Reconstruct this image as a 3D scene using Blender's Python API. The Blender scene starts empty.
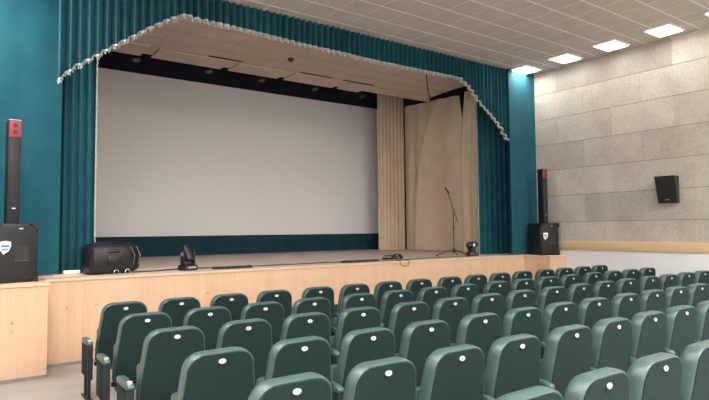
import bpy, bmesh, math, random
from mathutils import Vector, Matrix, noise
random.seed(4)
sc = bpy.context.scene
C = sc.collection
PI = math.pi
H = 1.63
STG = 1.058      # stage floor height
CEIL = 5.085
XR = 10.6        # right wall
XL = -0.6        # left wall
YV = 7.85        # proscenium plane
YB = 13.3        # back wall of stage

# ------------------------------------------------------------------ materials
def new_mat(name):
    m = bpy.data.materials.new(name); m.use_nodes = True
    nt = m.node_tree
    return m, nt, nt.nodes['Principled BSDF']
def N(nt, t, **kw):
    n = nt.nodes.new(t)
    for k, v in kw.items():
        if k in ('operation', 'blend_type', 'data_type', 'noise_dimensions', 'feature', 'attribute_name', 'wave_type', 'bands_direction'):
            setattr(n, k, v)
        else:
            n.inputs[k].default_value = v
    return n
def ramp(nt, stops):
    r = nt.nodes.new('ShaderNodeValToRGB')
    el = r.color_ramp.elements
    el[0].position, el[0].color = stops[0][0], (*stops[0][1], 1)
    el[1].position, el[1].color = stops[-1][0], (*stops[-1][1], 1)
    for p, c in stops[1:-1]:
        e = el.new(p); e.color = (*c, 1)
    return r
def mottled(name, c1, c2, scale=8, rough=.7, bump=0.0, bscale=60, detail=4, metallic=0, sheen=0, spec=.5, stretch=(1,1,1)):
    m, nt, b = new_mat(name)
    tc = N(nt, 'ShaderNodeTexCoord'); mp = N(nt, 'ShaderNodeMapping'); mp.inputs['Scale'].default_value = stretch
    nt.links.new(tc.outputs['Object'], mp.inputs['Vector'])
    n = N(nt, 'ShaderNodeTexNoise', Scale=scale, Detail=detail)
    nt.links.new(mp.outputs[0], n.inputs['Vector'])
    r = ramp(nt, [(.3, c1), (.7, c2)])
    nt.links.new(n.outputs[0], r.inputs[0]); nt.links.new(r.outputs[0], b.inputs['Base Color'])
    b.inputs['Roughness'].default_value = rough; b.inputs['Metallic'].default_value = metallic
    b.inputs['Specular IOR Level'].default_value = spec
    if sheen:
        b.inputs['Sheen Weight'].default_value = sheen; b.inputs['Sheen Roughness'].default_value = .5
    if bump:
        n2 = N(nt, 'ShaderNodeTexNoise', Scale=bscale, Detail=3)
        nt.links.new(mp.outputs[0], n2.inputs['Vector'])
        bp = N(nt, 'ShaderNodeBump', Strength=bump, Distance=.01)
        nt.links.new(n2.outputs[0], bp.inputs['Height']); nt.links.new(bp.outputs[0], b.inputs['Normal'])
    return m
M = {}
M['teal_cloth'] = mottled('teal_cloth', (.008, .066, .087), (.011, .080, .103), 3, .8, .15, 180, sheen=.05, spec=.15)
M['navy_cloth'] = mottled('dark_teal_cloth', (.012, .045, .062), (.015, .053, .072), 4, .9, 0, sheen=.05, spec=.1)
M['black_cloth'] = mottled('black_cloth', (.020, .028, .040), (.025, .034, .047), 4, .95, 0, spec=.1)
M['beige_cloth'] = mottled('beige_cloth', (.66, .53, .38), (.74, .60, .44), 3, .9, .1, 200, sheen=.1, spec=.15)
M['fringe'] = mottled('pale_fringe', (.34, .36, .34), (.60, .60, .56), 40, .8)
M['black_plastic'] = mottled('black_plastic', (.006, .006, .007), (.009, .009, .010), 30, .45, .1, 400)
M['black_grille'] = mottled('black_grille', (.006, .006, .0065), (.010, .010, .011), 200, .6, .3, 500)
M['dark_metal'] = mottled('dark_metal', (.02, .02, 0.014), (.03, .03, .032), 20, .4, metallic=.6)
M['grey_label'] = mottled('grey_label', (.07, .075, .075), (.10, .10, .10), 20, .5)
M['silver'] = mottled('silver_metal', (.45, .45, .46), (.6, .6, .6), 20, .35, metallic=.8)
M['white_plastic'] = mottled('white_plastic', (.72, .70, .66), (.80, .78, .74), 10, .5)
M['blue_print'] = mottled('blue_print', (.05, .12, .35), (.06, .14, .40), 10, .5)
M['red_grille'] = mottled('red_grille', (.26, .022, .028), (.32, .03, .035), 150, .5, .3, 400)
M['leather'] = mottled('green_leatherette', (.044, .080, .073), (.053, .094, .086), 6, .34, .18, 350, spec=.6)
M['seat_fabric'] = mottled('dark_green_panel', (.0085, .0215, .0195), (.0105, .026, .0235), 60, .85, .12, 500, spec=.2)
M['seat_black'] = mottled('black_seat_frame', (.010, .011, .011), (.015, .016, .016), 20, .5)
M['plate'] = mottled('white_number_plate', (.42, .42, .41), (.50, .50, .48), 40, .4)
M['digit'] = mottled('black_digit', (.01, .01, .01), (.015, .015, .015), 20, .5)
M['white_wall'] = mottled('white_paint', (.64, .63, .63), (.69, .68, .68), 2, .8, .1, 120)
M['plain_wall'] = mottled('beige_paint', (.78, .76, .73), (.82, .80, .77), 2, .85, .1, 120)
M['fly_dark'] = mottled('dark_stage_house', (.015, .017, .02), (.02, .022, .026), 2, .95)
M['skirting_grey'] = mottled('grey_skirting', (.20, .19, .18), (.24, .23, .22), 6, .6)
M['screen'] = mottled('projection_screen', (.84, .82, .80), (.87, .85, .83), .6, .85)
M['hall_floor'] = mottled('grey_beige_linoleum', (.30, .268, .245), (.345, .31, .285), 3, .5, .03, 80)
M['stage_floor'] = mottled('pinkish_laminate', (.58, .46, .39), (.66, .53, .46), 5, .42, 0, stretch=(.3, 3, 1))
M['stage_ceiling'] = mottled('stage_ceiling_board', (.58, .46, .385), (.63, .51, .425), 2, .85, .08, 60)
M['dark_gap'] = mottled('dark_gap', (.05, .035, .03), (.06, .04, .035), 5, .9)
M['seam'] = mottled('board_seam', (.36, .28, .23), (.40, .31, .26), 5, .9)
M['tile'] = mottled('ceiling_tile', (.48, .43, .385), (.54, .485, .435), 5, .9, .35, 130, detail=8)
M['tbar'] = mottled('ceiling_grid_bar', (.74, .67, .59), (.78, .71, .63), 5, .7)
M['band'] = mottled('pale_wood_band', (.58, .41, .23), (.66, .48, .28), 6, .5, .05, 60, stretch=(6, .6, 10))
M['cable_black'] = mottled('black_rubber', (.02, .018, .016), (.03, .028, .025), 20, .6)

def wood_planks():
    m, nt, b = new_mat('pine_planks')
    L = nt.links.new
    tc = N(nt, 'ShaderNodeTexCoord'); sx = N(nt, 'ShaderNodeSeparateXYZ'); L(tc.outputs['Object'], sx.inputs[0])
    add = N(nt, 'ShaderNodeMath', operation='ADD'); L(sx.outputs[0], add.inputs[0]); L(sx.outputs[1], add.inputs[1])
    dv = N(nt, 'ShaderNodeMath', operation='DIVIDE'); L(add.outputs[0], dv.inputs[0]); dv.inputs[1].default_value = .088
    fl = N(nt, 'ShaderNodeMath', operation='FLOOR'); L(dv.outputs[0], fl.inputs[0])
    fr = N(nt, 'ShaderNodeMath', operation='FRACT'); L(dv.outputs[0], fr.inputs[0])
    wn = N(nt, 'ShaderNodeTexWhiteNoise', noise_dimensions='1D'); L(fl.outputs[0], wn.inputs['W'])
    r = ramp(nt, [(0, (.60, .39, .245)), (.35, (.63, .425, .27)), (.7, (.645, .415, .28)), (1, (.61, .42, .28))])
    L(wn.outputs[0], r.inputs[0])
    # grain
    cb = N(nt, 'ShaderNodeCombineXYZ'); 
    m1 = N(nt, 'ShaderNodeMath', operation='MULTIPLY'); L(add.outputs[0], m1.inputs[0]); m1.inputs[1].default_value = 45
    m2 = N(nt, 'ShaderNodeMath', operation='MULTIPLY'); L(sx.outputs[2], m2.inputs[0]); m2.inputs[1].default_value = 2.0
    m3 = N(nt, 'ShaderNodeMath', operation='MULTIPLY'); L(fl.outputs[0], m3.inputs[0]); m3.inputs[1].default_value = 3.7
    L(m1.outputs[0], cb.inputs[0]); L(m3.outputs[0], cb.inputs[1]); L(m2.outputs[0], cb.inputs[2])
    gn = N(nt, 'ShaderNodeTexNoise', Scale=1.0, Detail=3); L(cb.outputs[0], gn.inputs['Vector'])
    gr = ramp(nt, [(.3, (.96, .93, .91)), (.6, (1, 1, 1))]); L(gn.outputs[0], gr.inputs[0])
    mx = N(nt, 'ShaderNodeMix', data_type='RGBA', blend_type='MULTIPLY'); mx.inputs[0].default_value = 1
    L(r.outputs[0], mx.inputs[6]); L(gr.outputs[0], mx.inputs[7])
    # knots
    cb2 = N(nt, 'ShaderNodeCombineXYZ')
    k1 = N(nt, 'ShaderNodeMath', operation='MULTIPLY'); L(add.outputs[0], k1.inputs[0]); k1.inputs[1].default_value = 5.5
    k2 = N(nt, 'ShaderNodeMath', operation='MULTIPLY'); L(sx.outputs[2], k2.inputs[0]); k2.inputs[1].default_value = 4.2
    L(k1.outputs[0], cb2.inputs[0]); L(k2.outputs[0], cb2.inputs[1])
    vo = N(nt, 'ShaderNodeTexVoronoi', Scale=1.0); L(cb2.outputs[0], vo.inputs['Vector'])
    kr = ramp(nt, [(.05, (1, 1, 1)), (.11, (0, 0, 0))]); L(vo.outputs['Distance'], kr.inputs[0])
    sel = N(nt, 'ShaderNodeSeparateColor'); L(vo.outputs['Color'], sel.inputs[0])
    gt = N(nt, 'ShaderNodeMath', operation='GREATER_THAN'); L(sel.outputs[0], gt.inputs[0]); gt.inputs[1].default_value = .45
    km = N(nt, 'ShaderNodeMath', operation='MULTIPLY'); L(kr.outputs[0], km.inputs[0]); L(gt.outputs[0], km.inputs[1])
    km2 = N(nt, 'ShaderNodeMath', operation='MULTIPLY'); L(km.outputs[0], km2.inputs[0]); km2.inputs[1].default_value = .65
    mk = N(nt, 'ShaderNodeMix', data_type='RGBA'); L(km2.outputs[0], mk.inputs[0]); L(mx.outputs[2], mk.inputs[6]); mk.inputs[7].default_value = (.30, .13, .07, 1)
    # grooves
    lt = N(nt, 'ShaderNodeMath', operation='LESS_THAN'); L(fr.outputs[0], lt.inputs[0]); lt.inputs[1].default_value = .045
    ls = N(nt, 'ShaderNodeMath', operation='MULTIPLY'); L(lt.outputs[0], ls.inputs[0]); ls.inputs[1].default_value = .35
    mg = N(nt, 'ShaderNodeMix', data_type='RGBA'); L(ls.outputs[0], mg.inputs[0]); L(mk.outputs[2], mg.inputs[6]); mg.inputs[7].default_value = (.42, .25, .15, 1)
    L(mg.outputs[2], b.inputs['Base Color']); b.inputs['Roughness'].default_value = .5
    return m
M['pine'] = wood_planks()
M['nosing'] = mottled('pine_nosing', (.60, .42, .26), (.67, .48, .31), 6, .45, 0, stretch=(.6, 5, 5))

def panel_mat():
    m, nt, b = new_mat('fibre_wall_panel')
    L = nt.links.new
    at = N(nt, 'ShaderNodeAttribute', attribute_name='tone')
    r = ramp(nt, [(0, (.36, .32, .27)), (1, (.47, .42, .36))]); L(at.outputs['Fac'], r.inputs[0])
    tc = N(nt, 'ShaderNodeTexCoord')
    n = N(nt, 'ShaderNodeTexNoise', Scale=26, Detail=8); L(tc.outputs['Object'], n.inputs['Vector'])
    r2 = ramp(nt, [(.3, (.87, .87, .87)), (.7, (1.08, 1.08, 1.08))]); L(n.outputs[0], r2.inputs[0])
    n3 = N(nt, 'ShaderNodeTexNoise', Scale=2.2, Detail=3); L(tc.outputs['Object'], n3.inputs['Vector'])
    r3 = ramp(nt, [(.3, (.88, .87, .86)), (.7, (1.06, 1.06, 1.06))]); L(n3.outputs[0], r3.inputs[0])
    mx = N(nt, 'ShaderNodeMix', data_type='RGBA', blend_type='MULTIPLY'); mx.inputs[0].default_value = 1
    L(r.outputs[0], mx.inputs[6]); L(r2.outputs[0], mx.inputs[7])
    my = N(nt, 'ShaderNodeMix', data_type='RGBA', blend_type='MULTIPLY'); my.inputs[0].default_value = 1
    L(mx.outputs[2], my.inputs[6]); L(r3.outputs[0], my.inputs[7])
    L(my.outputs[2], b.inputs['Base Color']); b.inputs['Roughness'].default_value = .9
    n2 = N(nt, 'ShaderNodeTexNoise', Scale=90, Detail=4); L(tc.outputs['Object'], n2.inputs['Vector'])
    bp = N(nt, 'ShaderNodeBump', Strength=.5, Distance=.01); L(n2.outputs[0], bp.inputs['Height']); L(bp.outputs[0], b.inputs['Normal'])
    return m
M['panel'] = panel_mat()
def emit(name, col, s):
    m, nt, b = new_mat(name)
    b.inputs['Base Color'].default_value = (.8, .8, .8, 1)
    b.inputs['Emission Color'].default_value = (*col, 1); b.inputs['Emission Strength'].default_value = s
    return m
M['lamp'] = emit('lit_diffuser', (1, .97, .93), 6.0)
m_, nt_, b_ = new_mat('dim_lens'); b_.inputs['Base Color'].default_value = (.05, .055, .07, 1); b_.inputs['Roughness'].default_value = .3
M['lens'] = m_

# ------------------------------------------------------------------ helpers
def tag(o, label=None, cat=None, group=None, kind=None):
    if label: o['label'] = label
    if cat: o['category'] = cat
    if group: o['group'] = group
    if kind: o['kind'] = kind
    return o
def empty(name, loc, rz=0):
    o = bpy.data.objects.new(name, None); C.objects.link(o)
    o.location = loc; o.rotation_euler = (0, 0, rz); o.empty_display_size = .1
    return o
class MB:
    def __init__(s): s.v = []; s.f = []; s.mi = []
    def add(s, vs, fs, mi=0):
        o = len(s.v); s.v += [tuple(v) for v in vs]; s.f += [tuple(i + o for i in f) for f in fs]; s.mi += [mi] * len(fs)
        return s
    def box(s, c, d, rot=None, mi=0, taper=None, bev=0):
        x, y, z = d[0] / 2, d[1] / 2, d[2] / 2
        if bev > 0:
            bm = bmesh.new(); bmesh.ops.create_cube(bm, size=1)
            for v in bm.verts:
                v.co = Vector((v.co.x * d[0], v.co.y * d[1], v.co.z * d[2]))
            bmesh.ops.bevel(bm, geom=bm.edges[:], offset=bev, segments=2, affect='EDGES', profile=.5)
            bm.verts.index_update()
            vs = [v.co.copy() for v in bm.verts]; fs = [[v.index for v in f.verts] for f in bm.faces]; bm.free()
        else:
            vs = [Vector((sx * x, sy * y, sz * z)) for sx in (-1, 1) for sy in (-1, 1) for sz in (-1, 1)]
            fs = [(0, 1, 3, 2), (4, 6, 7, 5), (0, 4, 5, 1), (2, 3, 7, 6), (0, 2, 6, 4), (1, 5, 7, 3)]
        if taper:
            for v in vs:
                if v.z > 0: v.x *= taper[0]; v.y *= taper[1]
        if rot is not None: vs = [rot @ v for v in vs]
        return s.add([v + Vector(c) for v in vs], fs, mi)
    def box2(s, a, b, mi=0, bev=0):
        return s.box([(a[i] + b[i]) / 2 for i in range(3)], [abs(b[i] - a[i]) for i in range(3)], mi=mi, bev=bev)
    def tube(s, pts, r, n=8, mi=0, caps=True):
        pts = [Vector(p) for p in pts]
        rr = r if isinstance(r, (list, tuple)) else [r] * len(pts)
        rings = []; up = None
        for i, p in enumerate(pts):
            if i == 0: t = pts[1] - p
            elif i == len(pts) - 1: t = p - pts[i - 1]
            else: t = (pts[i + 1] - pts[i - 1])
            t = t.normalized()
            if up is None: up = Vector((0, 0, 1)) if abs(t.z) < .9 else Vector((1, 0, 0))
            a = t.cross(up).normalized(); b = a.cross(t).normalized(); up = b
            rings.append([p + (a * math.cos(2 * PI * k / n) + b * math.sin(2 * PI * k / n)) * rr[i] for k in range(n)])
        vs = [v for r_ in rings for v in r_]; fs = []
        for i in range(len(pts) - 1):
            for k in range(n):
                k2 = (k + 1) % n
                fs.append((i * n + k, i * n + k2, (i + 1) * n + k2, (i + 1) * n + k))
        if caps:
            fs.append(tuple(range(n))[::-1]); fs.append(tuple((len(pts) - 1) * n + k for k in range(n)))
        return s.add(vs, fs, mi)
    def loft(s, loops, caps=True, mi=0):
        n = len(loops[0]); vs = [v for l in loops for v in l]; fs = []
        for i in range(len(loops) - 1):
            for k in range(n):
                k2 = (k + 1) % n
                fs.append((i * n + k, i * n + k2, (i + 1) * n + k2, (i + 1) * n + k))
        if caps:
            fs.append(tuple(range(n))[::-1]); fs.append(tuple((len(loops) - 1) * n + k for k in range(n)))
        return s.add(vs, fs, mi)
    def sphere(s, c, r, n=10, sc_=(1, 1, 1), mi=0):
        loops = []
        for i in range(1, n // 2 + 2):
            th = PI * i / (n // 2 + 2)
            loops.append([Vector(c) + Vector((math.sin(th) * math.cos(2 * PI * k / n) * sc_[0], math.sin(th) * math.sin(2 * PI * k / n) * sc_[1], math.cos(th) * sc_[2])) * r for k in range(n)])
        return s.loft(loops, mi=mi)
    def build(s, name, mats, parent=None, smooth=None, loc=None):
        me = bpy.data.meshes.new(name); me.from_pydata(s.v, [], s.f)
        if not isinstance(mats, (list, tuple)): mats = [mats]
        for m in mats: me.materials.append(m)
        me.polygons.foreach_set('material_index', s.mi)
        bm = bmesh.new(); bm.from_mesh(me); bmesh.ops.recalc_face_normals(bm, faces=bm.faces[:])
        if smooth is not None:
            for f in bm.faces: f.smooth = True
            for e in bm.edges:
                if len(e.link_faces) == 2 and e.calc_face_angle(0) > math.radians(smooth): e.smooth = False
        bm.to_mesh(me); bm.free()
        o = bpy.data.objects.new(name, me); C.objects.link(o)
        if parent: o.parent = parent
        if loc: o.location = loc
        return o
def struct(o): o['kind'] = 'structure'; return o
def copy_tree(o, parent=None):
    c = o.copy(); C.objects.link(c); c.parent = parent
    for ch in o.children: copy_tree(ch, c)
    return c

# ------------------------------------------------------------------ room shell
YBACK = -9.0
struct(MB().box2((XL - .2, YBACK - .2, -.12), (XR + .2, 7.9, 0)).build('floor', M['hall_floor']))
# ceiling with its tile grid (continues above the valance)
cb = MB(); cb.box2((XL, YBACK, CEIL), (XR, YV + .1, CEIL + .1))
y = 7.63
while y > YBACK:
    cb.box2((XL, y - .012, CEIL - .004), (XR, y + .012, CEIL), mi=1); y -= .4765
x = 3.91 - .478 * 9
while x < XR:
    cb.box2((x - .006, YBACK, CEIL - .003), (x + .006, YV + .05, CEIL), mi=1); x += .478
struct(cb.build('ceiling', [M['tile'], M['tbar']]))
struct(MB().box2((XL - .15, YBACK, 0), (XL, YB, 6.6)).build('wall_left', M['plain_wall']))
struct(MB().box2((XL - .15, YBACK - .15, 0), (XR + .15, YBACK, 5.2)).build('wall_rear', M['plain_wall']))
# right wall: fibre panels in running bond over a white painted dado
wr = MB(); tones = []
wr.box2((XR, YBACK, 0), (XR + .15, YB, 6.6)); tones += [0] * 6
wr.box2((XR - .001, YBACK, 1.19), (XR, 7.84, CEIL), mi=2); tones += [0] * 6
zs = [1.18, 1.757, 2.319, 2.882, 3.445, 4.008, 4.571, CEIL]
for r in range(7):
    y = 7.8 - (0 if r % 2 else .6) - 12 * 1.2 + (.0)
    while y < 7.84:
        a, b2 = max(y, YBACK), min(y + 1.2, 7.84)
        if b2 - a > .02:
            off = random.uniform(0, .0015)
            wr.box2((XR - .010 - off, a + .0015, zs[r] + .0035), (XR - .0005, b2 - .0015, zs[r + 1] - .0035), mi=1)
            t = random.uniform(0, 1); tones += [t] * 6
        y += 1.2
ow = wr.build('wall_right', [M['white_wall'], M['panel'], M['dark_gap']])
att = ow.data.attributes.new('tone', 'FLOAT', 'FACE')
att.data.foreach_set('value', tones)
struct(ow)
tb = MB(); tb.box2((XR - .035, YBACK, 1.171), (XR - .001, 7.66, 1.353), bev=.004)
struct(tb.build('trim_1', M['band'], smooth=30))
struct(MB().box2((XR - .015, YBACK, 0), (XR - .001, 7.1, .08)).build('baseboard_right', M['skirting_grey']))

# ------------------------------------------------------------------ stage
YS = 7.715   # main front
st = MB()
st.box2((XL, YS, 0.03), (XR, YS + .1, STG - .03))
st.box2((XL, 7.21, 0.03), (.905, YS, STG - .03))
st.box2((10.02, 7.09, 0.03), (XR - .001, YS, STG - .03))
struct(st.build('stage_front', M['pine']))
sf = MB(); sf.box2((XL, YS, STG - .03), (XR, YB, STG))
struct(sf.build('stage_floor', M['stage_floor']))
ns = MB()
ns.box2((.905, YS - .018, STG - .032), (10.02, YS + .05, STG + .001))
ns.box2((XL, 7.192, STG - .032), (.922, YS + .05, STG + .001))
ns.box2((10.0, 7.072, STG - .032), (XR - .001, YS + .05, STG + .001))
struct(ns.build('stage_nosing', M['nosing']))
sk = MB()
sk.box2((.905, YS - .012, 0), (10.02, YS + .02, .035)); sk.box2((XL, 7.198, 0), (.917, 7.23, .035)); sk.box2((10.008, 7.078, 0), (XR, 7.11, .035))
struct(sk.build('baseboard_stage', M['skirting_grey']))
# stage house
struct(MB().box2((XL, YB, 0), (XR, YB + .15, 6.6)).build('wall_back', M['fly_dark']))
struct(MB().box2((XL, YV, 6.6), (XR, YB, 6.7)).build('ceiling_stage_house', M['fly_dark']))
struct(MB().box2((XL, YV + .17, CEIL + .1), (XR, YV + .3, 6.6)).build('wall_proscenium', M['fly_dark']))
struct(MB().box2((XR - .04, 7.9, STG), (XR - .002, YB, 6.6)).build('wall_stage_side', M['fly_dark']))
# stage ceiling boards, right edge running slightly oblique
scm = MB()
zc = 4.95
poly = [(XL, 8.12), (9.60, 8.12), (9.66, 9.1), (9.68, 9.6), (9.79, 10.28), (10.12, 10.7), (XL, 10.7)]
n = len(poly)
scm.add([(x, y, zc) for x, y in poly] + [(x, y, zc + .05) for x, y in poly],
        [tuple(range(n)), tuple(range(n, 2 * n))[::-1]] + [(i, (i + 1) % n, (i + 1) % n + n, i + n) for i in range(n)])
for yy in (8.7, 9.19, 9.68, 10.17):
    scm.box2((XL, yy - .008, zc - .002), (9.45 if yy < 9.5 else 9.8, yy + .008, zc), mi=2)
x = .5
while x < 9.3:
    scm.box2((x - .004, 8.13, zc - .0015), (x + .004, 10.69, zc), mi=2); x += 1.2
cr = Vector((10.16 - 8.1, 10.7 - 8.64, 0))
scm.tube([(8.1, 8.64, zc - .004), (9.1, 9.66, zc - .006), (10.13, 10.66, zc - .004)], .012, 6, mi=1)
for a, b2, y0 in ((1.2, 2.8, 10.12), (3.0, 4.38, 10.2), (4.55, 5.68, 10.22), (5.84, 7.1, 10.18), (7.26, 7.85, 10.22)):
    scm.box2((a, y0, zc - .03), (b2, 10.78, zc - .004))
for a, b2 in ((3.9, 4.6), (5.9, 6.7), (7.0, 7.85)):
    scm.box2((a, 10.10, zc - .006), (b2, 10.17, zc), mi=1)
struct(scm.build('ceiling_stage', [M['stage_ceiling'], M['dark_gap'], M['seam']]))
det = empty('smoke_detector', (5.27, 9.42, zc))
MB().tube([(0, 0, 0), (0, 0, -.03), (0, 0, -.05)], [.06, .06, .035], 16).build('housing', M['dark_gap'], det, 40)
MB().tube([(0, 0, -.05), (0, 0, -.065)], .018, 10).build('sensor', M['black_plastic'], det, 40)
tag(det, 'small dark round detector on the beige stage ceiling', 'detector')

# screen and cloths behind
tag(MB().box2((.55, 13.0, 1.51), (10.2, 13.02, 5.19)).build('projection_screen', M['screen']),
    'large pale grey projection screen at the back of the stage', 'screen')
def pleated(mb, p0, p1, z0, z1, wave, amp, nz=6, zbot=None, seed=0, flare=0.0, thick=.012, sharp=.35, ntop=None):
    """cloth hanging from p0 to p1 (xy) with folds"""
    p0 = Vector((*p0, 0)); p1 = Vector((*p1, 0)); L = (p1 - p0).length; d = (p1 - p0) / L; nr = Vector((d.y, -d.x, 0))
    cnt = max(2, int(L / wave * 10)); rnd = random.Random(seed)
    ph = []; acc = 0
    for i in range(cnt + 1):
        ph.append(acc); acc += 2 * PI / 10 * (1 + .35 * noise.noise(Vector((i * .07, seed, 3.1))))
    front = []; back = []
    for j in range(nz + 1):
        t = j / nz
        for i in range(cnt + 1):
            s = L * i / cnt
            zb = zbot(s) if zbot else z0
            if zbot: zb -= .022 * math.sin(ph[i])
            z = zb + (z1 - zb) * t
            a = amp * (1 + flare * (1 - t)) * (.75 + .5 * noise.noise(Vector((s * 1.3, seed, 0))))
            w = math.sin(ph[i]) + sharp * math.sin(2 * ph[i] + .6) 
            w += .35 * (1 - t) * noise.noise(Vector((s * 3, t * 2, seed + 7)))
            p = p0 + d * s + nr * (a * w)
            front.append((p.x, p.y, z)); q = p - nr * thick; back.append((q.x, q.y, z))
    nn = cnt + 1; fs = []
    tot = nn * (nz + 1)
    for j in range(nz):
        for i in range(cnt):
            a = j * nn + i
            fs.append((a, a + 1, a + nn + 1, a + nn)); fs.append((a + tot, a + nn + tot, a + nn + 1 + tot, a + 1 + tot))
    for i in range(cnt):
        fs.append((i, i + tot, i + 1 + tot, i + 1)); a = nz * nn + i; fs.append((a, a + 1, a + 1 + tot, a + tot))
    for j in range(nz):
        a = j * nn; fs.append((a, a + nn, a + nn + tot, a + tot)); a += cnt; fs.append((a, a + tot, a + nn + tot, a + nn))
    mb.add(front + back, fs)
    return front[:nn]
m = MB(); pleated(m, (.5, 12.9), (10.25, 12.9), STG, 1.50, .6, .006, 2, seed=3)
tag(m.build('backdrop_cloth', M['navy_cloth'], smooth=60), 'dark teal cloth strip hanging under the projection screen', 'curtain')
m = MB(); pleated(m, (XL + .05, 13.12), (XR - .05, 13.12), 5.15, 6.5, .5, .01, 2, seed=4)
tag(m.build('border_cloth', M['black_cloth'], smooth=60), 'near-black border cloth above the projection screen', 'curtain')
# batten with round lamps
bt = empty('lighting_batten', (0, 12.0, 5.42))
MB().tube([(XL, 0, 0), (XR, 0, 0)], .024, 10).build('pipe', M['dark_metal'], bt, 40)
tag(bt, 'dark pipe carrying round lamps high above the stage', 'batten')
base = None
wh = ['leftmost, nearest the fringed left curtain', 'second from the left', 'middle one of the five', 'fourth from the left', 'rightmost, beside the beige curtain']
for i, xx in enumerate((3.04, 4.6, 5.9, 7.38, 8.86)):
    if base is None:
        base = empty('stage_lamp', (xx, 12.0, 5.20))
        MB().tube([(0, 0, .16), (0, 0, .12), (0, -.04, .02), (0, -.05, -.02)], [.05, .075, .08, .085], 14).build('housing', M['fly_dark'], base, 40)
        MB().tube([(0, -.052, -.018), (0, -.056, -.03)], .078, 14).build('lens', M['lens'], base, 40)
        MB().tube([(0, 0, .15), (0, 0, .20)], .012, 8).build('clamp', M['dark_metal'], base, 40)
        o = base
    else: o = copy_tree(base); o.location.x = xx
    tag(o, 'dim round lamp in the dark strip above the screen, ' + wh[i], 'lamp', 'round lamps above the screen')

# beige curtains
m = MB(); pleated(m, (9.57, 12.20), (10.54, 12.20), STG, 6.3, .13, .035, 6, seed=11, flare=.3)
tag(m.build('stage_curtain', M['beige_cloth'], smooth=60), 'narrow pleated beige curtain right beside the projection screen', 'curtain', 'beige curtains on the right of the stage')
def drape(quads, seed, amp=.012, wave=.9, ex=1):
    # quad: (top0, bot0, top1, bot1) with xy, z top at both ends
    (a, za), b, (c, zc_), d = quads
    m = MB(); nu, nv = 40, 16; V = []; 
    for j in range(nv + 1):
        t = j / nv
        for i in range(nu + 1):
            s = i / nu
            top = Vector((a[0] + (c[0] - a[0]) * s, a[1] + (c[1] - a[1]) * s)); bot = Vector((b[0] + (d[0] - b[0]) * s, b[1] + (d[1] - b[1]) * s))
            p = bot.lerp(top, t ** ex); z = STG + .005 + (za + (zc_ - za) * s - STG) * t
            L = (Vector(c) - Vector(a)).length
            w = amp * (1 + .5 * (1 - t)) * (math.sin(s * L / wave * 2 * PI + seed + t * .8) + 1.6 * noise.noise(Vector((s * L * 1.5 + t * .6, t * .5, seed))))
            V.append((p.x - .02 + w, p.y, z))
    nn = nu + 1; tot = len(V); V2 = [(x + .012, y, z) for x, y, z in V]; fs = []
    for j in range(nv):
        for i in range(nu):
            q = j * nn + i; fs.append((q, q + 1, q + nn + 1, q + nn)); fs.append((q + tot, q + nn + tot, q + nn + 1 + tot, q + 1 + tot))
    for i in range(nu):
        fs.append((i, i + tot, i + 1 + tot, i + 1)); q = nv * nn + i; fs.append((q, q + 1, q + 1 + tot, q + tot))
    for j in range(nv):
        q = j * nn; fs.append((q, q + nn, q + nn + tot, q + tot)); q += nu; fs.append((q, q + tot, q + nn + tot, q + nn))
    m.add(V + V2, fs); return m.build('stage_curtain', M['beige_cloth'], smooth=60)
tag(drape((((10.50, 12.10), 5.12), (10.50, 12.10), ((10.50, 10.4), 5.05), (10.50, 11.0)), 1, .02, .45), 'flat beige side curtain partly covered by another, behind the microphone stand', 'curtain', 'beige curtains on the right of the stage')
tag(drape((((10.36, 10.62), 5.04), (10.36, 11.5), ((10.36, 9.84), 4.98), (10.36, 9.60)), 5, .045, .75, 3), 'wide beige side curtain with a slanting front fold, seen behind the microphone stand', 'curtain', 'beige curtains on the right of the stage')
tag(drape((((10.24, 9.50), 4.98), (10.24, 9.72), ((10.24, 8.9), 4.93), (10.24, 8.9)), 9, .03, .26, 3), 'folded beige curtain next to the teal right-hand curtain, beyond a dark slit', 'curtain', 'beige curtains on the right of the stage')
tag(MB().tube([(10.4, 8.3, 5.20), (10.44, 12.1, 5.24)], .02, 8).build('curtain_rail', M['dark_metal']), 'dark rail along the top of the beige side curtains', 'rail')

# teal side curtains (flat panels + legs)
def trim_line(mb, x, y, z0, z1):
    z = z0
    while z < z1:
        mb.sphere((x + .004 * math.sin(z * 60), y - .012, z), .011, 6, (1, 1, 1.5)); z += .034
def fold_flat(x0, x1, yy, z1, seed, name, label, amp=.018, wave=.5):
    m = MB(); pleated(m, (x0, yy), (x1, yy), STG + .02, z1, wave, amp, 8, seed=seed, flare=.6, sharp=.2)
    return tag(m.build(name, M['teal_cloth'], smooth=60), label, 'curtain')
fold_flat(XL + .02, 1.17, 8.36, 5.08, 21, 'flat_curtain', 'smooth teal curtain behind the speaker column at the left edge', .008, .45)
fold_flat(9.70, XR - .012, 7.77, 5.08, 23, 'flat_curtain', 'smooth teal curtain in the right corner behind the speaker column', .006, .45)
lc = empty('leg_curtain', (1.11, 8.50, STG))
m = MB(); pleated(m, (0, 0), (.51, 0), .012, 3.95, .10, .045, 8, seed=31, flare=.3)
m.build('cloth', M['teal_cloth'], lc, 60)
m = MB(); trim_line(m, .515, -.02, .03, 3.4); m.build('beaded_trim', M['fringe'], lc, 60)
tag(lc, 'pleated teal curtain with a pale beaded edge, left of the screen', 'curtain')
rc = empty('leg_curtain', (9.46, 8.50, STG), math.radians(-7))
m = MB(); pleated(m, (0, 0), (1.06, 0), .012, 3.95, .15, .045, 8, seed=37, flare=.3)
m.build('cloth', M['teal_cloth'], rc, 60)
m = MB(); trim_line(m, -.008, -.02, .03, 3.5); m.build('beaded_trim', M['fringe'], rc, 60)
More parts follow.
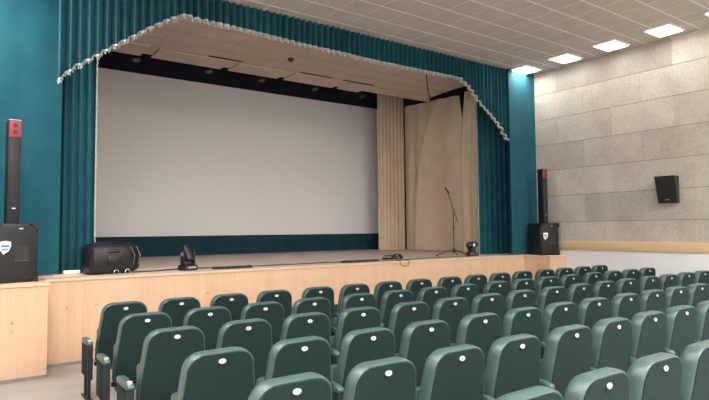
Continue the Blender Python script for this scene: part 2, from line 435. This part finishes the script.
tag(rc, 'pleated teal curtain with a pale beaded edge, right of the microphone stand', 'curtain')
# valance
prof = [(1.0, 3.50), (1.037, 3.54), (1.092, 3.60), (1.239, 3.75), (1.498, 3.94), (1.656, 4.07), (1.908, 4.25), (2.17, 4.45), (2.445, 4.63), (2.66, 4.74), (2.88, 4.72), (3.43, 4.715), (4.56, 4.68), (6.23, 4.655), (8.29, 4.67), (8.575, 4.51), (8.868, 4.23), (9.17, 4.05), (9.48, 3.82), (9.64, 3.60), (9.80, 3.50)]
def zprof(x):
    if x <= prof[0][0]: return prof[0][1]
    for (a, za), (b, zb) in zip(prof, prof[1:]):
        if x <= b: return za + (zb - za) * (x - a) / (b - a)
    return prof[-1][1]
va = empty('valance', (0, YV, 0))
X0, X1 = 1.045, 9.76
m = MB(); edge = pleated(m, (X0, 0), (X1, 0), 4, CEIL - .004, .112, .055, 5, zbot=lambda s: zprof(X0 + s), seed=41, flare=.25)
m.build('cloth', M['teal_cloth'], va, 60)
m = MB(); f2 = MB()
for i in range(len(edge) - 1):
    a, b2 = Vector(edge[i]), Vector(edge[i + 1]); off = Vector((0, -.006, 0))
    m.add([a + off + Vector((0, 0, 0.014)), a + off - Vector((0, 0, .012)), b2 + off - Vector((0, 0, .012)), b2 + off + Vector((0, 0, 0.014)),
           a + Vector((0, .018, 0.014)), a + Vector((0, .018, -.012)), b2 + Vector((0, .018, -.012)), b2 + Vector((0, .018, 0.014))],
          [(0, 1, 2, 3), (7, 6, 5, 4), (0, 3, 7, 4), (1, 5, 6, 2)])
last = None
for i, e in enumerate(edge):
    e = Vector(e)
    if last is None or (e - last).length > .03:
        last = e; l = random.uniform(.03, .055)
        f2.tube([e + Vector((0, .004, -.008)), e + Vector((random.uniform(-.006, .006), .004, -.008 - l * .6)), e + Vector((random.uniform(-.008, .008), .004, -.008 - l))], [.003, .0065, .0055], 5)
m.build('braid', M['fringe'], va, 60); f2.build('tassel_fringe', M['fringe'], va, 60)['kind'] = 'stuff'
tag(va, 'long teal pleated valance with white tasselled lower edge under the ceiling', 'curtain')

# ------------------------------------------------------------------ ceiling lamps
lamp0 = None
def lamp_label(side, k):
    o = ['nearest the stage', 'second from the stage', 'third from the stage', 'fourth from the stage', 'fifth from the stage, at the frame edge', 'further back']
    return 'bright square ceiling lamp by the right wall, ' + o[min(k, 5)]
nl = 0
for side, lx in (('right', 10.06), ('left', .0), ('mid', 2.6), ('mid', 5.2), ('mid', 7.6)):  # mid rows: unseen lamps added behind the camera to brighten stage and screen
    for k in range(dict(right=12, left=9, mid=4)[side]):
        ly = 7.60 - .975 * k if side != 'mid' else -.5 - 2.2 * k
        if side == 'left' and k == 0: ly = 7.5
        if lamp0 is None:
            lamp0 = empty('ceiling_light', (lx, ly, CEIL)); o = lamp0
            fr = MB()
            for a, b2, c, d in ((-.27, -.245, -.23, .23), (.245, .27, -.23, .23)): fr.box2((a, c, -.03), (b2, d, -.004))
            for a, b2 in ((-.23, -.205), (.205, .23)): fr.box2((-.245, a, -.03), (.245, b2, -.004))
            fr.build('frame', M['white_plastic'], o)
            df = MB(); lo = []
            for sx, z in ((.245, -.012), (.235, -.035), (.20, -.05), (.1, -.058)):
                sy = sx - .04
                lo.append([Vector((a * sx, b_ * sy, z)) for a, b_ in ((-1, -1), (1, -1), (1, 1), (-1, 1))])
            df.loft(lo); df.build('diffuser', M['lamp'], o, 60)
        else:
            o = copy_tree(lamp0); o.location = (lx, ly, CEIL)
        lab = lamp_label(side, k) if side == 'right' else 'square ceiling lamp above the %s' % ('left aisle' if side == 'left' else 'rear of the hall, unseen and added to light the stage')
        tag(o, lab, 'lamp', 'ceiling lamps along the right wall' if side == 'right' else 'ceiling lamps above the left aisle' if side == 'left' else 'unseen lamps added above the rear of the hall to light the stage')
        ld = bpy.data.lights.new('ceiling_light_glow', 'AREA'); ld.shape = 'RECTANGLE'; ld.size = .46; ld.size_y = .38
        ld.energy = 100 if side == 'mid' else (42 if k == 0 else 38) if side == 'left' else (11 if k == 0 else 3 if k < 8 else 20)
        if side == 'left' and k in (1, 2, 3): ld.energy = 12; ld.color = (1, .97, .935)
        lo_ = bpy.data.objects.new('ceiling_light_glow', ld); C.objects.link(lo_); lo_.location = (lx, ly, CEIL - .07)

# ------------------------------------------------------------------ loudspeakers
def subwoofer(loc, rz, label, group):
    t = empty('subwoofer', loc, rz); w, d, h = .46, .44, .67
    m = MB(); m.box2((-w / 2, -d / 2 + .02, 0), (w / 2, d / 2, h), bev=.01); m.build('cabinet', M['black_plastic'], t, 30)
    m = MB(); m.box2((-w / 2 + .02, -d / 2, .03), (w / 2 - .02, -d / 2 + .022, h - .03), bev=.004); g = m.build('grille', M['black_grille'], t, 30)
    for sx in (-1, 1):
        for z in (0, h):
            s = 1 if z == 0 else -1
            v = [(sx * w / 2, z), (sx * (w / 2 - .09), z), (sx * w / 2, z + s * .09)]
            m = MB(); m.add([(a, -d / 2 - .004, b2) for a, b2 in v] + [(a, -d / 2 + .02, b2) for a, b2 in v], [(0, 1, 2), (5, 4, 3), (0, 1, 4, 3), (1, 2, 5, 4), (2, 0, 3, 5)])
            m.build('corner_guard', M['dark_metal'], t)
    m = MB(); m.box2((-.02, -d / 2 - .003, .25), (.13, -d / 2 + .004, .42)); m.build('recess', M['digit'], t)
    m = MB(); m.box2((-.02, -d / 2 - .006, .245), (.13, -d / 2 - .002, .252)); m.build('recess_lip', M['grey_label'], t)
    # shield emblem
    out = [(-.075, .085), (0, .10), (.075, .085), (.078, .02), (.05, -.05), (-.02, -.10), (-.07, -.03)]
    def shield(sc_, y0): return [Vector((-.12 + a * sc_ * .8, y0, .40 + b2 * sc_ * .8)) for a, b2 in out]
    m = MB(); m.loft([shield(.95, -d / 2 + .001), shield(.95, -d / 2 - .004)]); e = m.build('emblem', M['white_plastic'], t)
    m = MB()
    m.box2((-.162, -d / 2 - .006, .405), (-.078, -d / 2 - .003, .428)); m.box2((-.155, -d / 2 - .006, .37), (-.09, -d / 2 - .003, .388)); m.build('emblem_stripes', M['blue_print'], e)
    m = MB(); m.box2((.02, -d / 2 - .004, h - .065), (.06, -d / 2 + .002, h - .05)); m.build('badge', M['silver'], t)
    for x in (-.18, .18):
        for y in (-.15, .15):
            MB().tube([(x, y, -.0), (x, y, .012)], .02, 8).build('foot', M['digit'], t)
    tag(t, label, 'loudspeaker', group); return t
def column(loc, rz, label, group):
    t = empty('column_speaker', loc, rz); w, d, h = .125, .16, 1.16 if loc[0] > 5 else 1.20
    m = MB(); m.box2((-w / 2, -d / 2, 0), (w / 2, d / 2, h), bev=.006); m.build('cabinet', M['black_plastic'], t, 30)
    m = MB(); m.box2((-w / 2 + .008, -d / 2 - .008, .02), (w / 2 - .008, -d / 2 + .002, h - .215), bev=.003); m.build('grille', M['black_grille'], t, 30)
    m = MB(); m.box2((-w / 2 + .003, -d / 2 - .010, h - .20), (w / 2 - .003, -d / 2 + .002, h - .012), bev=.003); m.build('horn_front', M['red_grille'], t, 30)
    for k in range(2):
        m = MB(); m.tube([(0, -d / 2 - .011, h - .065 - k * .075), (0, -d / 2 - .013, h - .065 - k * .075)], .026, 14); m.build('driver', M['digit'], t, 40)
    m = MB(); m.box2((-w / 2, -d / 2, h), (w / 2, d / 2, h + .004)); m.build('top_plate', M['silver'], t)
    m = MB(); m.box2((-.018, -d / 2 - .012, .17), (.018, -d / 2 - .007, .182)); m.build('badge', M['silver'], t)
    tag(t, label, 'loudspeaker', group); return t
subwoofer((.555, 7.62, STG), math.radians(14), 'black subwoofer with pale shield emblem on the left end of the stage', 'subwoofers at the stage ends')
column((.563, 7.60, STG + .67), math.radians(8), 'tall black column speaker with red top, on the left subwoofer', 'column speakers')
subwoofer((10.27, 7.40, STG), math.radians(-16), 'black subwoofer with pale shield emblem in the right corner of the stage', 'subwoofers at the stage ends')
column((10.25, 7.38, STG + .67), math.radians(-12), 'tall black column speaker with red top, on the right-hand subwoofer', 'column speakers')
# speaker on the right wall
ws = empty('wall_speaker', (XR - .012, 4.86, 2.30))
m = MB(); 
sec = lambda z, f, b_: [Vector((-f, -.17, z)), Vector((-b_, -.13, z)), Vector((-b_, .13, z)), Vector((-f, .17, z))]
m.loft([sec(-.245, .22, .07), sec(.235, .34, .07)])
m.build('cabinet', M['black_plastic'], ws)
gm = MB(); gm.add([(-.223, -.155, -.23), (-.223, .155, -.23), (-.343, .155, .222), (-.343, -.155, .222), (-.21, -.155, -.23), (-.21, .155, -.23), (-.33, .155, .222), (-.33, -.155, .222)],
     [(0, 1, 2, 3), (7, 6, 5, 4), (0, 4, 5, 1), (2, 6, 7, 3), (0, 3, 7, 4), (1, 5, 6, 2)])
gm.build('grille', M['black_grille'], ws)
MB().box2((-.246, -.03, -.19), (-.236, .03, -.178)).build('badge', M['silver'], ws)
m = MB(); m.box2((-.075, -.05, -.1), (0, .05, .1)); m.box2((-.01, -.08, -.13), (.0, .08, .13)); m.build('bracket', M['dark_metal'], ws)
tag(ws, 'black wedge-shaped loudspeaker hung on the panelled right wall', 'loudspeaker')

# stage monitor lying on its side, its back to the hall
mo = empty('stage_monitor', (1.79, 8.20, STG), math.radians(10))
def ring(x, hy, hz, cz, yoff=0, n=20):
    out = []
    for k in range(n):
        a = 2 * PI * k / n; c, s = math.cos(a), math.sin(a)
        e = .48
        out.append(Vector((x, yoff + hy * math.copysign(abs(c) ** e, c), cz + hz * math.copysign(abs(s) ** e, s))))
    return out
m = MB(); xs = [(-.35, .10, .12, .19), (-.34, .15, .17, .195), (-.30, .185, .20, .205), (-.15, .20, .215, .218), (.08, .20, .215, .218), (.20, .18, .205, .21), (.30, .14, .165, .19), (.345, .105, .12, .175), (.36, .07, .09, .17)]
m.loft([ring(x, hy, hz, cz) for x, hy, hz, cz in xs])
m.build('cabinet', M['black_plastic'], mo, 35)
m = MB(); m.box2((-.20, .175, .06), (.24, .205, .36), bev=.01); m.build('grille', M['black_grille'], mo, 30)
m = MB(); m.box((-.06, -.175, .335), (.13, .03, .045), Matrix.Rotation(math.radians(-35), 3, 'X')); m.build('handle_recess', M['digit'], mo)
m = MB(); m.tube([(-.12, -.19, .30), (-.10, -.212, .298), (.0, -.214, .298), (.03, -.19, .30)], .010, 8); m.build('handle', M['dark_metal'], mo, 40)
m = MB(); m.box2((-.13, -.212, .12), (.05, -.195, .25), bev=.004); ip = m.build('input_panel', M['dark_metal'], mo, 30)
m = MB()
for k in range(3): m.tube([(-.10 + k * .05, -.212, .155), (-.10 + k * .05, -.222, .155)], .012, 8)
m.build('sockets', M['digit'], ip, 40)
for a, b2 in ((.19, .26), (.27, .33)):
    m = MB(); m.tube([(a, -.175, .36), (a + .05, -.19, .24), (b2 - .03, -.165, .12)], .009, 8); m.build('moulded_rib', M['grey_label'], mo, 40)
for x0 in (-.02, .13):
    m = MB(); m.tube([(x0 + .035 * math.cos(t), -.215, .006 + .055 * abs(math.sin(t)) ) for t in [PI * i / 8 + .0 for i in range(9)]], .005, 6)
    m.build('cable_loop', M['silver'], mo, 40)
for sx in (-.2, .18): MB().box2((sx - .04, -.1, 0), (sx + .04, .1, .02)).build('foot', M['digit'], mo)
tag(mo, 'black stage monitor speaker lying on its side near the left curtain', 'loudspeaker')
pb = empty('power_strip', (1.31, 8.27, STG + .012), math.radians(5))
MB().box2((-.1, -.03, 0), (.1, .03, .05), bev=.008).build('body', M['white_plastic'], pb, 30)
for k in range(3): MB().tube([(-.06 + k * .06, 0, .048), (-.06 + k * .06, 0, .053)], .018, 12).build('socket', M['grey_label'], pb, 40)
tag(pb, 'small white power strip on a thin board beside the stage monitor', 'power strip')
tag(MB().box2((1.08, 8.12, STG), (1.42, 8.40, STG + .011), bev=.003).build('thin_board', M['nosing']), 'thin pale board lying on the stage under the white strip', 'board')

# moving heads
def moving_head(loc, rz, label, tilt, s=1.0):
    t = empty('moving_head_light', loc, rz); t.scale = (s, s, s)
    m = MB(); m.box((0, 0, .045), (.23, .20, .07), bev=.012, taper=(.9, .9)); m.build('base', M['black_plastic'], t, 30)
    m = MB(); m.box2((-.07, -.103, .03), (.07, -.094, .062)); m.build('display', M['silver'], t)
    for sx in (-1, 1):
        for sy in (-1, 1): MB().tube([(sx * .08, sy * .07, 0), (sx * .08, sy * .07, .014)], .014, 8).build('foot', M['digit'], t)
    m = MB()
    m.box((0, 0, .095), (.20, .09, .03), bev=.008)
    for sx in (-1, 1): m.box((sx * .092, 0, .19), (.032, .085, .21), bev=.01, taper=(1, .75))
    m.build('yoke', M['black_plastic'], t, 30)
    R = Matrix.Rotation(tilt, 4, 'X'); 
    m = MB(); lo = []
    for z, r in ((-.11, .045), (-.10, .062), (-.04, .070), (.03, .070), (.09, .06), (.12, .055)):
        lo.append([(R @ Vector((r * math.cos(2 * PI * k / 16), r * math.sin(2 * PI * k / 16), z))) + Vector((0, 0, .235)) for k in range(16)])
    m.loft(lo); hd = m.build('head', M['black_plastic'], t, 40)
    m = MB(); c = Vector((0, 0, .235))
    m.tube([c + R @ Vector((0, 0, .118)), c + R @ Vector((0, 0, .124))], .045, 16); m.build('lens', M['lens'], hd, 40)
    for sx in (-1, 1): MB().tube([(sx * .107, 0, .235), (sx * .113, 0, .235)], .03, 12).build('pivot_cap', M['silver'], t, 40)
    tag(t, label, 'stage light', 'moving head lights on the stage'); return t
moving_head((2.80, 8.06, STG), math.radians(20), 'black moving head light on the stage edge below the screen, beside the monitor', math.radians(-25), 1.0)
moving_head((8.83, 8.12, STG), math.radians(70), 'dark moving head light at the foot of the right teal curtain', math.radians(80), .98)

# microphone stand
ms = empty('microphone_stand', (8.53, 8.34, STG))
def rod(name, pts, r, mat, par, n=8): return MB().tube(pts, r, n).build(name, M[mat], par, 40)
for a in (155, 275, 35):
    ax = math.radians(a)
    lg = rod('leg', [(.02 * math.cos(ax), .02 * math.sin(ax), .12), (.16 * math.cos(ax), .16 * math.sin(ax), .10), (.38 * math.cos(ax), .38 * math.sin(ax), .014)], .0095, 'dark_metal', ms)
    rod('rubber_foot', [(.36 * math.cos(ax), .36 * math.sin(ax), .018), (.40 * math.cos(ax), .40 * math.sin(ax), .012)], .013, 'digit', lg)
rod('hub', [(0, 0, .07), (0, 0, .16)], .02, 'dark_metal', ms)
rod('pole', [(0, 0, .08), (0, 0, .94)], .0105, 'dark_metal', ms)
rod('collar', [(0, 0, .55), (0, 0, .62)], .016, 'dark_metal', ms)
rod('boom_clamp', [(0, -.02, .95), (0, .02, .95)], .028, 'silver', ms, 12)
bd = Vector((-.215, -.03, .40)) 
rod('boom', [Vector((0, -.02, .95)) - bd * .62, Vector((0, -.02, .95)) + bd], .008, 'dark_metal', ms)
tip = Vector((0, -.02, .95)) + bd
rod('mic_clip', [tip, tip + Vector((-.02, 0, .02))], .014, 'digit', ms)
tag(ms, 'black microphone stand with slanted boom in front of the beige curtains', 'microphone stand')
mic = empty('microphone', tip + Vector((8.53, 8.34, STG)))
q = Vector((-.8, -.1, .55)).normalized()
MB().tube([-q * .09 + Vector((0, 0, 0.014)), q * .05 + Vector((0, 0, 0.014))], [.010, .015], 12).build('handle', M['black_plastic'], mic, 40)
MB().sphere(q * .07 + Vector((0, 0, 0.014)), .026, 12).build('head', M['grey_label'], mic, 60)
tag(mic, 'dark handheld microphone clipped to the end of the boom', 'microphone')

# cables
def cable(name, pts, r, label, mat='cable_black', wob=.02, seed=0, cat='cable'):
    P = []
    for i in range(len(pts) - 1):
        a, b2 = Vector(pts[i]), Vector(pts[i + 1]); k = max(2, int((b2 - a).length / .08))
        for j in range(k):
            t = j / k; p = a.lerp(b2, t)
            p += Vector((noise.noise(p * 2.1 + Vector((seed, 0, 0))), noise.noise(p * 2.3 + Vector((0, seed, 5))), 0)) * wob * 2
            P.append(p)
    P.append(Vector(pts[-1]))
    return tag(MB().tube(P, r, 6).build(name, M[mat], smooth=60), label, cat)
z = STG + .010
cable('power_cable', [(2.1, 8.15, z), (2.5, 8.2, z), (2.75, 8.25, z), (3.3, 8.20, z), (4.2, 8.16, z), (5.4, 8.14, z), (6.2, 8.12, z)], .009, 'dark cable running along the stage edge from the monitor to the cable heap', seed=2, wob=.05)
cable('power_cable', [(6.6, 7.9, z), (7.4, 8.0, z), (8.1, 8.02, z), (8.75, 8.05, z)], .007, 'thin brown cable running along the stage edge to the right moving light', 'cable_black', seed=6, wob=.04)
for q_, (x0, x1, lab) in enumerate(((3.15, 3.75, 'flat dark bundle of cable right of the left moving light'), (5.45, 6.22, 'long dark bundle of cable left of the cable heap'))):
    m = MB()
    for k in range(7):
        pts = [(x0 + (x1 - x0) * i / 24 + .03 * noise.noise(Vector((i * .5, k, 1))), 7.96 + .05 * math.sin(i * .5 + k * 1.3) + .04 * noise.noise(Vector((i * .3, k, 9))), STG + .009 + .011 * (k % 3)) for i in range(25)]
        m.tube(pts, .008, 6)
    tag(m.build('cable_bundle', M['cable_black'], smooth=60), lab, 'cable')
m = MB(); rnd = random.Random(8)
for k in range(9):
    cx, cy, r_ = rnd.uniform(-.12, .12), rnd.uniform(-.05, .05), rnd.uniform(.05, .13); tl = rnd.uniform(-1.2, 1.2) if k > 4 else rnd.uniform(-.2, .2)
    pts = []
    for i in range(25):
        a = 2 * PI * i / 24 * 1.0
        x, y_, zz = r_ * math.cos(a) * 1.4, r_ * math.sin(a) * math.cos(tl) * .7, r_ * math.sin(a) * math.sin(tl)
        pts.append((6.55 + cx + x, 7.93 + cy + y_, max(STG + .01, STG + .02 + rnd.uniform(0, .01) + abs(zz) * 1.3)))
    m.tube(pts, .007, 6)
tag(m.build('cable_heap', M['dark_metal'], smooth=60), 'tangled heap of dark cable and clamps on the stage edge', 'cable')
m = MB(); m.tube([(6.50, 7.84, STG + .015), (6.51, 7.72, STG + .012), (6.51, 7.685, STG - .005), (6.52, 7.683, STG - .06), (6.60, 7.680, STG - .09), (6.70, 7.683, STG - .08), (6.72, 7.683, STG - .02), (6.71, 7.69, STG + .008), (6.69, 7.75, STG + .012)], .005, 6)
tag(m.build('hanging_wire', M['dark_metal'], smooth=60), 'thin wire loop hanging over the stage edge below the cable heap', 'cable')

# ------------------------------------------------------------------ seats
LEAN = math.tan(math.radians(9))
ZP = .858
def yl(z): return (ZP - z) * LEAN     # rear face, leaning towards the audience at the top
def outline(hw_t, hw_b, zt, zb, n=8, rt=.11, dy=0):
    """closed loop (x, z) of a back: tapered, with rounded top corners"""
    pts = []
    def hw(z): 
        t = min(1, max(0, (zt - z) / .40)); return hw_t + (hw_b - hw_t) * t
    cxr = hw(zt - rt) - rt
    for i in range(n + 1):     # right top corner, from side to top
        a = PI / 2 * i / n
        pts.append((cxr + rt * math.cos(a) ** .9, zt - rt + rt * math.sin(a) ** .9))
    for x, z in pts[::-1][:]: pass
    R = pts; Lp = [(-x, z) for x, z in reversed(R)]
    side = [zb + (zt - rt - zb) * k / 5 for k in range(1, 5)]
    rb = .03
    loop = [(hw(zb) - rb, zb), (hw(zb) - .008, zb + .01), (hw(zb + rb), zb + rb)] + [(hw(z_), z_) for z_ in side] + R + Lp + [(-hw(z_), z_) for z_ in reversed(side)] + [(-hw(zb + rb), zb + rb), (-hw(zb) + .008, zb + .01), (-hw(zb) + rb, zb)]
    return loop
ZT, ZB = .908, .34
def sloop(hw_t, hw_b, zt, zb, off, rt=.11):
    return [Vector((x, yl(z_) + off, z_)) for x, z_ in outline(hw_t, hw_b, zt, zb, rt=rt)]
digits = {}
def digit_mesh(n):
    if n not in digits:
        cu = bpy.data.curves.new('number', 'FONT'); cu.body = str(n); cu.size = .022; cu.align_x = 'CENTER'; cu.align_y = 'CENTER'; cu.extrude = .0008
        to = bpy.data.objects.new('tmp', cu); C.objects.link(to); dg = bpy.context.evaluated_depsgraph_get()
        me = bpy.data.meshes.new_from_object(to.evaluated_get(dg)); me.materials.clear(); me.materials.append(M['digit']); me.name = 'number'
        bpy.data.objects.remove(to); digits[n] = me
    return digits[n]
def side_frame(parent, x):
    m = MB(); m.box2((x - .022, .00, .21), (x + .022, .31, .535), bev=.006); f = m.build('side_panel', M['seat_fabric'], parent, 30)
    m = MB(); m.box2((x - .024, -.008, .20), (x + .024, .004, .53)); m.build('edge_strip', M['seat_black'], f)
    for yy in (.04, .20):
        MB().box2((x - .014, yy - .015, .012), (x + .014, yy + .015, .22)).build('leg', M['seat_black'], parent)
    MB().box2((x - .028, -.02, 0), (x + .028, .28, .014)).build('floor_foot', M['seat_black'], parent)
def armrest(parent, x, cap=True):
    m = MB(); lo = []
    for y_, z0, z1, w in ((-.015, .535, .548, .020), (-.005, .53, .562, .026), (.05, .53, .572, .029), (.18, .53, .576, .029), (.28, .53, .572, .028), (.315, .535, .562, .023), (.325, .54, .552, .016)):
        lo.append([Vector((x + a * w, y_, z_)) for a, z_ in ((-1, z0), (-1, z0 + (z1 - z0) * .7), (-.7, z1), (.7, z1), (1, z0 + (z1 - z0) * .7), (1, z0))])
    m.loft(lo); a = m.build('armrest', M['leather'], parent, 50)
    if not cap: return
    m = MB(); m.loft([[Vector((x + .019 * math.cos(2 * PI * k / 12), .03 + .026 * math.sin(2 * PI * k / 12), zz)) for k in range(12)] for zz in (.564, .577)])
    m.build('cap', M['plate'], a, 40)
def make_seat(lx, rx=None):
    t = empty('theatre_seat', (0, 0, 0))
    # cushion shell: rear rim -> bulged front
    m = MB()
    m.loft([sloop(.180, .234, ZT - .016, ZB + .01, .004, .10), sloop(.197, .247, ZT - .002, ZB, .000, .115), sloop(.204, .252, ZT + .004, ZB - .005, .012, .118),
            sloop(.206, .254, ZT + .008, ZB - .006, .05, .118), sloop(.202, .250, ZT + .008, ZB - .002, .085, .118), sloop(.185, .234, ZT - .006, ZB + .01, .108, .11), sloop(.14, .18, ZT - .06, ZB + .06, .118, .09)])
    m.build('backrest', M['leather'], t, 50)
    m = MB()
    m.loft([sloop(.192, .241, ZT - .008, ZB + .004, .001, .112), sloop(.191, .240, ZT - .009, ZB + .005, -.004, .111)])
    m.build('back_panel', M['seat_fabric'], t, 40)
    # folded seat cushion
    m = MB(); m.box((0, .225, .44), (.43, .10, .42), Matrix.Rotation(math.radians(-8), 3, 'X'), bev=.03); m.build('seat_cushion', M['leather'], t, 30)
    m = MB(); m.box2((-.255, .135, .30), (.255, .165, .335)); m.build('cross_rail', M['seat_black'], t)
    # plate
    Rm = Matrix.Rotation(-math.atan(LEAN), 3, 'X')
    def oval(rx, rz, o): return [Rm @ Vector((rx * math.cos(2 * PI * k / 20), 0, rz * math.sin(2 * PI * k / 20))) + Vector((0, o, ZP)) for k in range(20)]
    m = MB(); m.loft([oval(.029, .021, -.002), oval(.029, .021, -.006)]); p = m.build('plate_surround', M['digit'], t, 40)
    m = MB(); m.loft([oval(.0235, .0155, -.005), oval(.0225, .0145, -.0085)]); pl = m.build('number_plate', M['plate'], t, 40)
    d = bpy.data.objects.new('number', digit_mesh(1)); C.objects.link(d); d.parent = pl
    d.rotation_euler = (PI / 2 - math.atan(LEAN), 0, 0); d.location = (0, -.0093, ZP)
    side_frame(t, lx); armrest(t, lx, lx < -.31)
    if rx: side_frame(t, rx); armrest(t, rx)
    return t
protos = {'mid': make_seat(-.282), 'block': make_seat(-.3055), 'aisle': make_seat(-.322), 'wall': make_seat(-.282, .312)}
rowY = [5.9582, 5.0397, 4.1339, 3.205, 2.3902, 1.5481]
rowX = [1.4418, 1.3999, 1.3611, 1.3239, 1.3639, 1.5038]
vis = [(0, 16), (0, 16), (0, 16), (0, 13), (0, 9), (1, 5)]
ordn = ['first', 'second', 'third', 'fourth', 'fifth', 'sixth', 'seventh', 'eighth', 'ninth', 'tenth', 'eleventh', 'twelfth', 'thirteenth', 'fourteenth', 'fifteenth', 'sixteenth']
rown = ['the front row by the stage', 'the second row from the stage', 'the third row from the stage', 'the fourth row from the stage', 'the fifth row from the stage', 'the nearest row']
used = set()
for r in range(6):
    a, b2 = vis[r]
    for i in range(a, b2):
        e = 'aisle' if i == 0 else 'wall' if i == 15 else 'block' if i % 4 == 0 else 'mid'
        src = protos[e]
        if e not in used: s = src; used.add(e)
        else: s = copy_tree(src)
        s.location = (rowX[r] + .5642 * i + .0471 * (i // 4), rowY[r], 0)
        for ch in s.children:
            if ch.name.startswith('number_plate'):
                for g in ch.children: g.data = digit_mesh(i + 1)
        if r == 5:
            lab = 'green theatre seat in the nearest row, %s of those in view' % ['', 'leftmost', 'second from the left', 'third from the left', 'rightmost'][i]
        elif i == 0: lab = 'green theatre seat at the left aisle end of ' + rown[r]
        elif r < 3 and i == 15: lab = 'green theatre seat at the right wall end of ' + rown[r]
        else: lab = 'green theatre seat, %s from the left aisle in %s' % (ordn[i], rown[r])
        tag(s, lab, 'seat', 'green seats in ' + rown[r])

# ------------------------------------------------------------------ camera, world, view
f, yaw, pit, rol = 561.29, .6227, .0524, .0081
fw = Vector((math.sin(yaw) * math.cos(pit), math.cos(yaw) * math.cos(pit), math.sin(pit)))
r0 = Vector((math.cos(yaw), -math.sin(yaw), 0)); u0 = r0.cross(fw)
rc_ = math.cos(rol) * r0 - math.sin(rol) * u0; uc = math.sin(rol) * r0 + math.cos(rol) * u0
cd = bpy.data.cameras.new('camera'); cam = bpy.data.objects.new('camera', cd); C.objects.link(cam)
cam.matrix_world = Matrix(((rc_.x, uc.x, -fw.x, 0), (rc_.y, uc.y, -fw.y, 0), (rc_.z, uc.z, -fw.z, H), (0, 0, 0, 1)))
cd.sensor_width = 36; cd.lens = f / 709 * 36; cd.clip_start = .05
sc.camera = cam
w = bpy.data.worlds.new('world'); sc.world = w; w.use_nodes = True
w.node_tree.nodes['Background'].inputs[0].default_value = (.9, .85, .8, 1); w.node_tree.nodes['Background'].inputs[1].default_value = .5
sc.view_settings.view_transform = 'Standard'; sc.view_settings.look = 'None'; sc.view_settings.gamma = 1; sc.view_settings.use_curve_mapping = False
sc.view_settings.exposure = 0.75
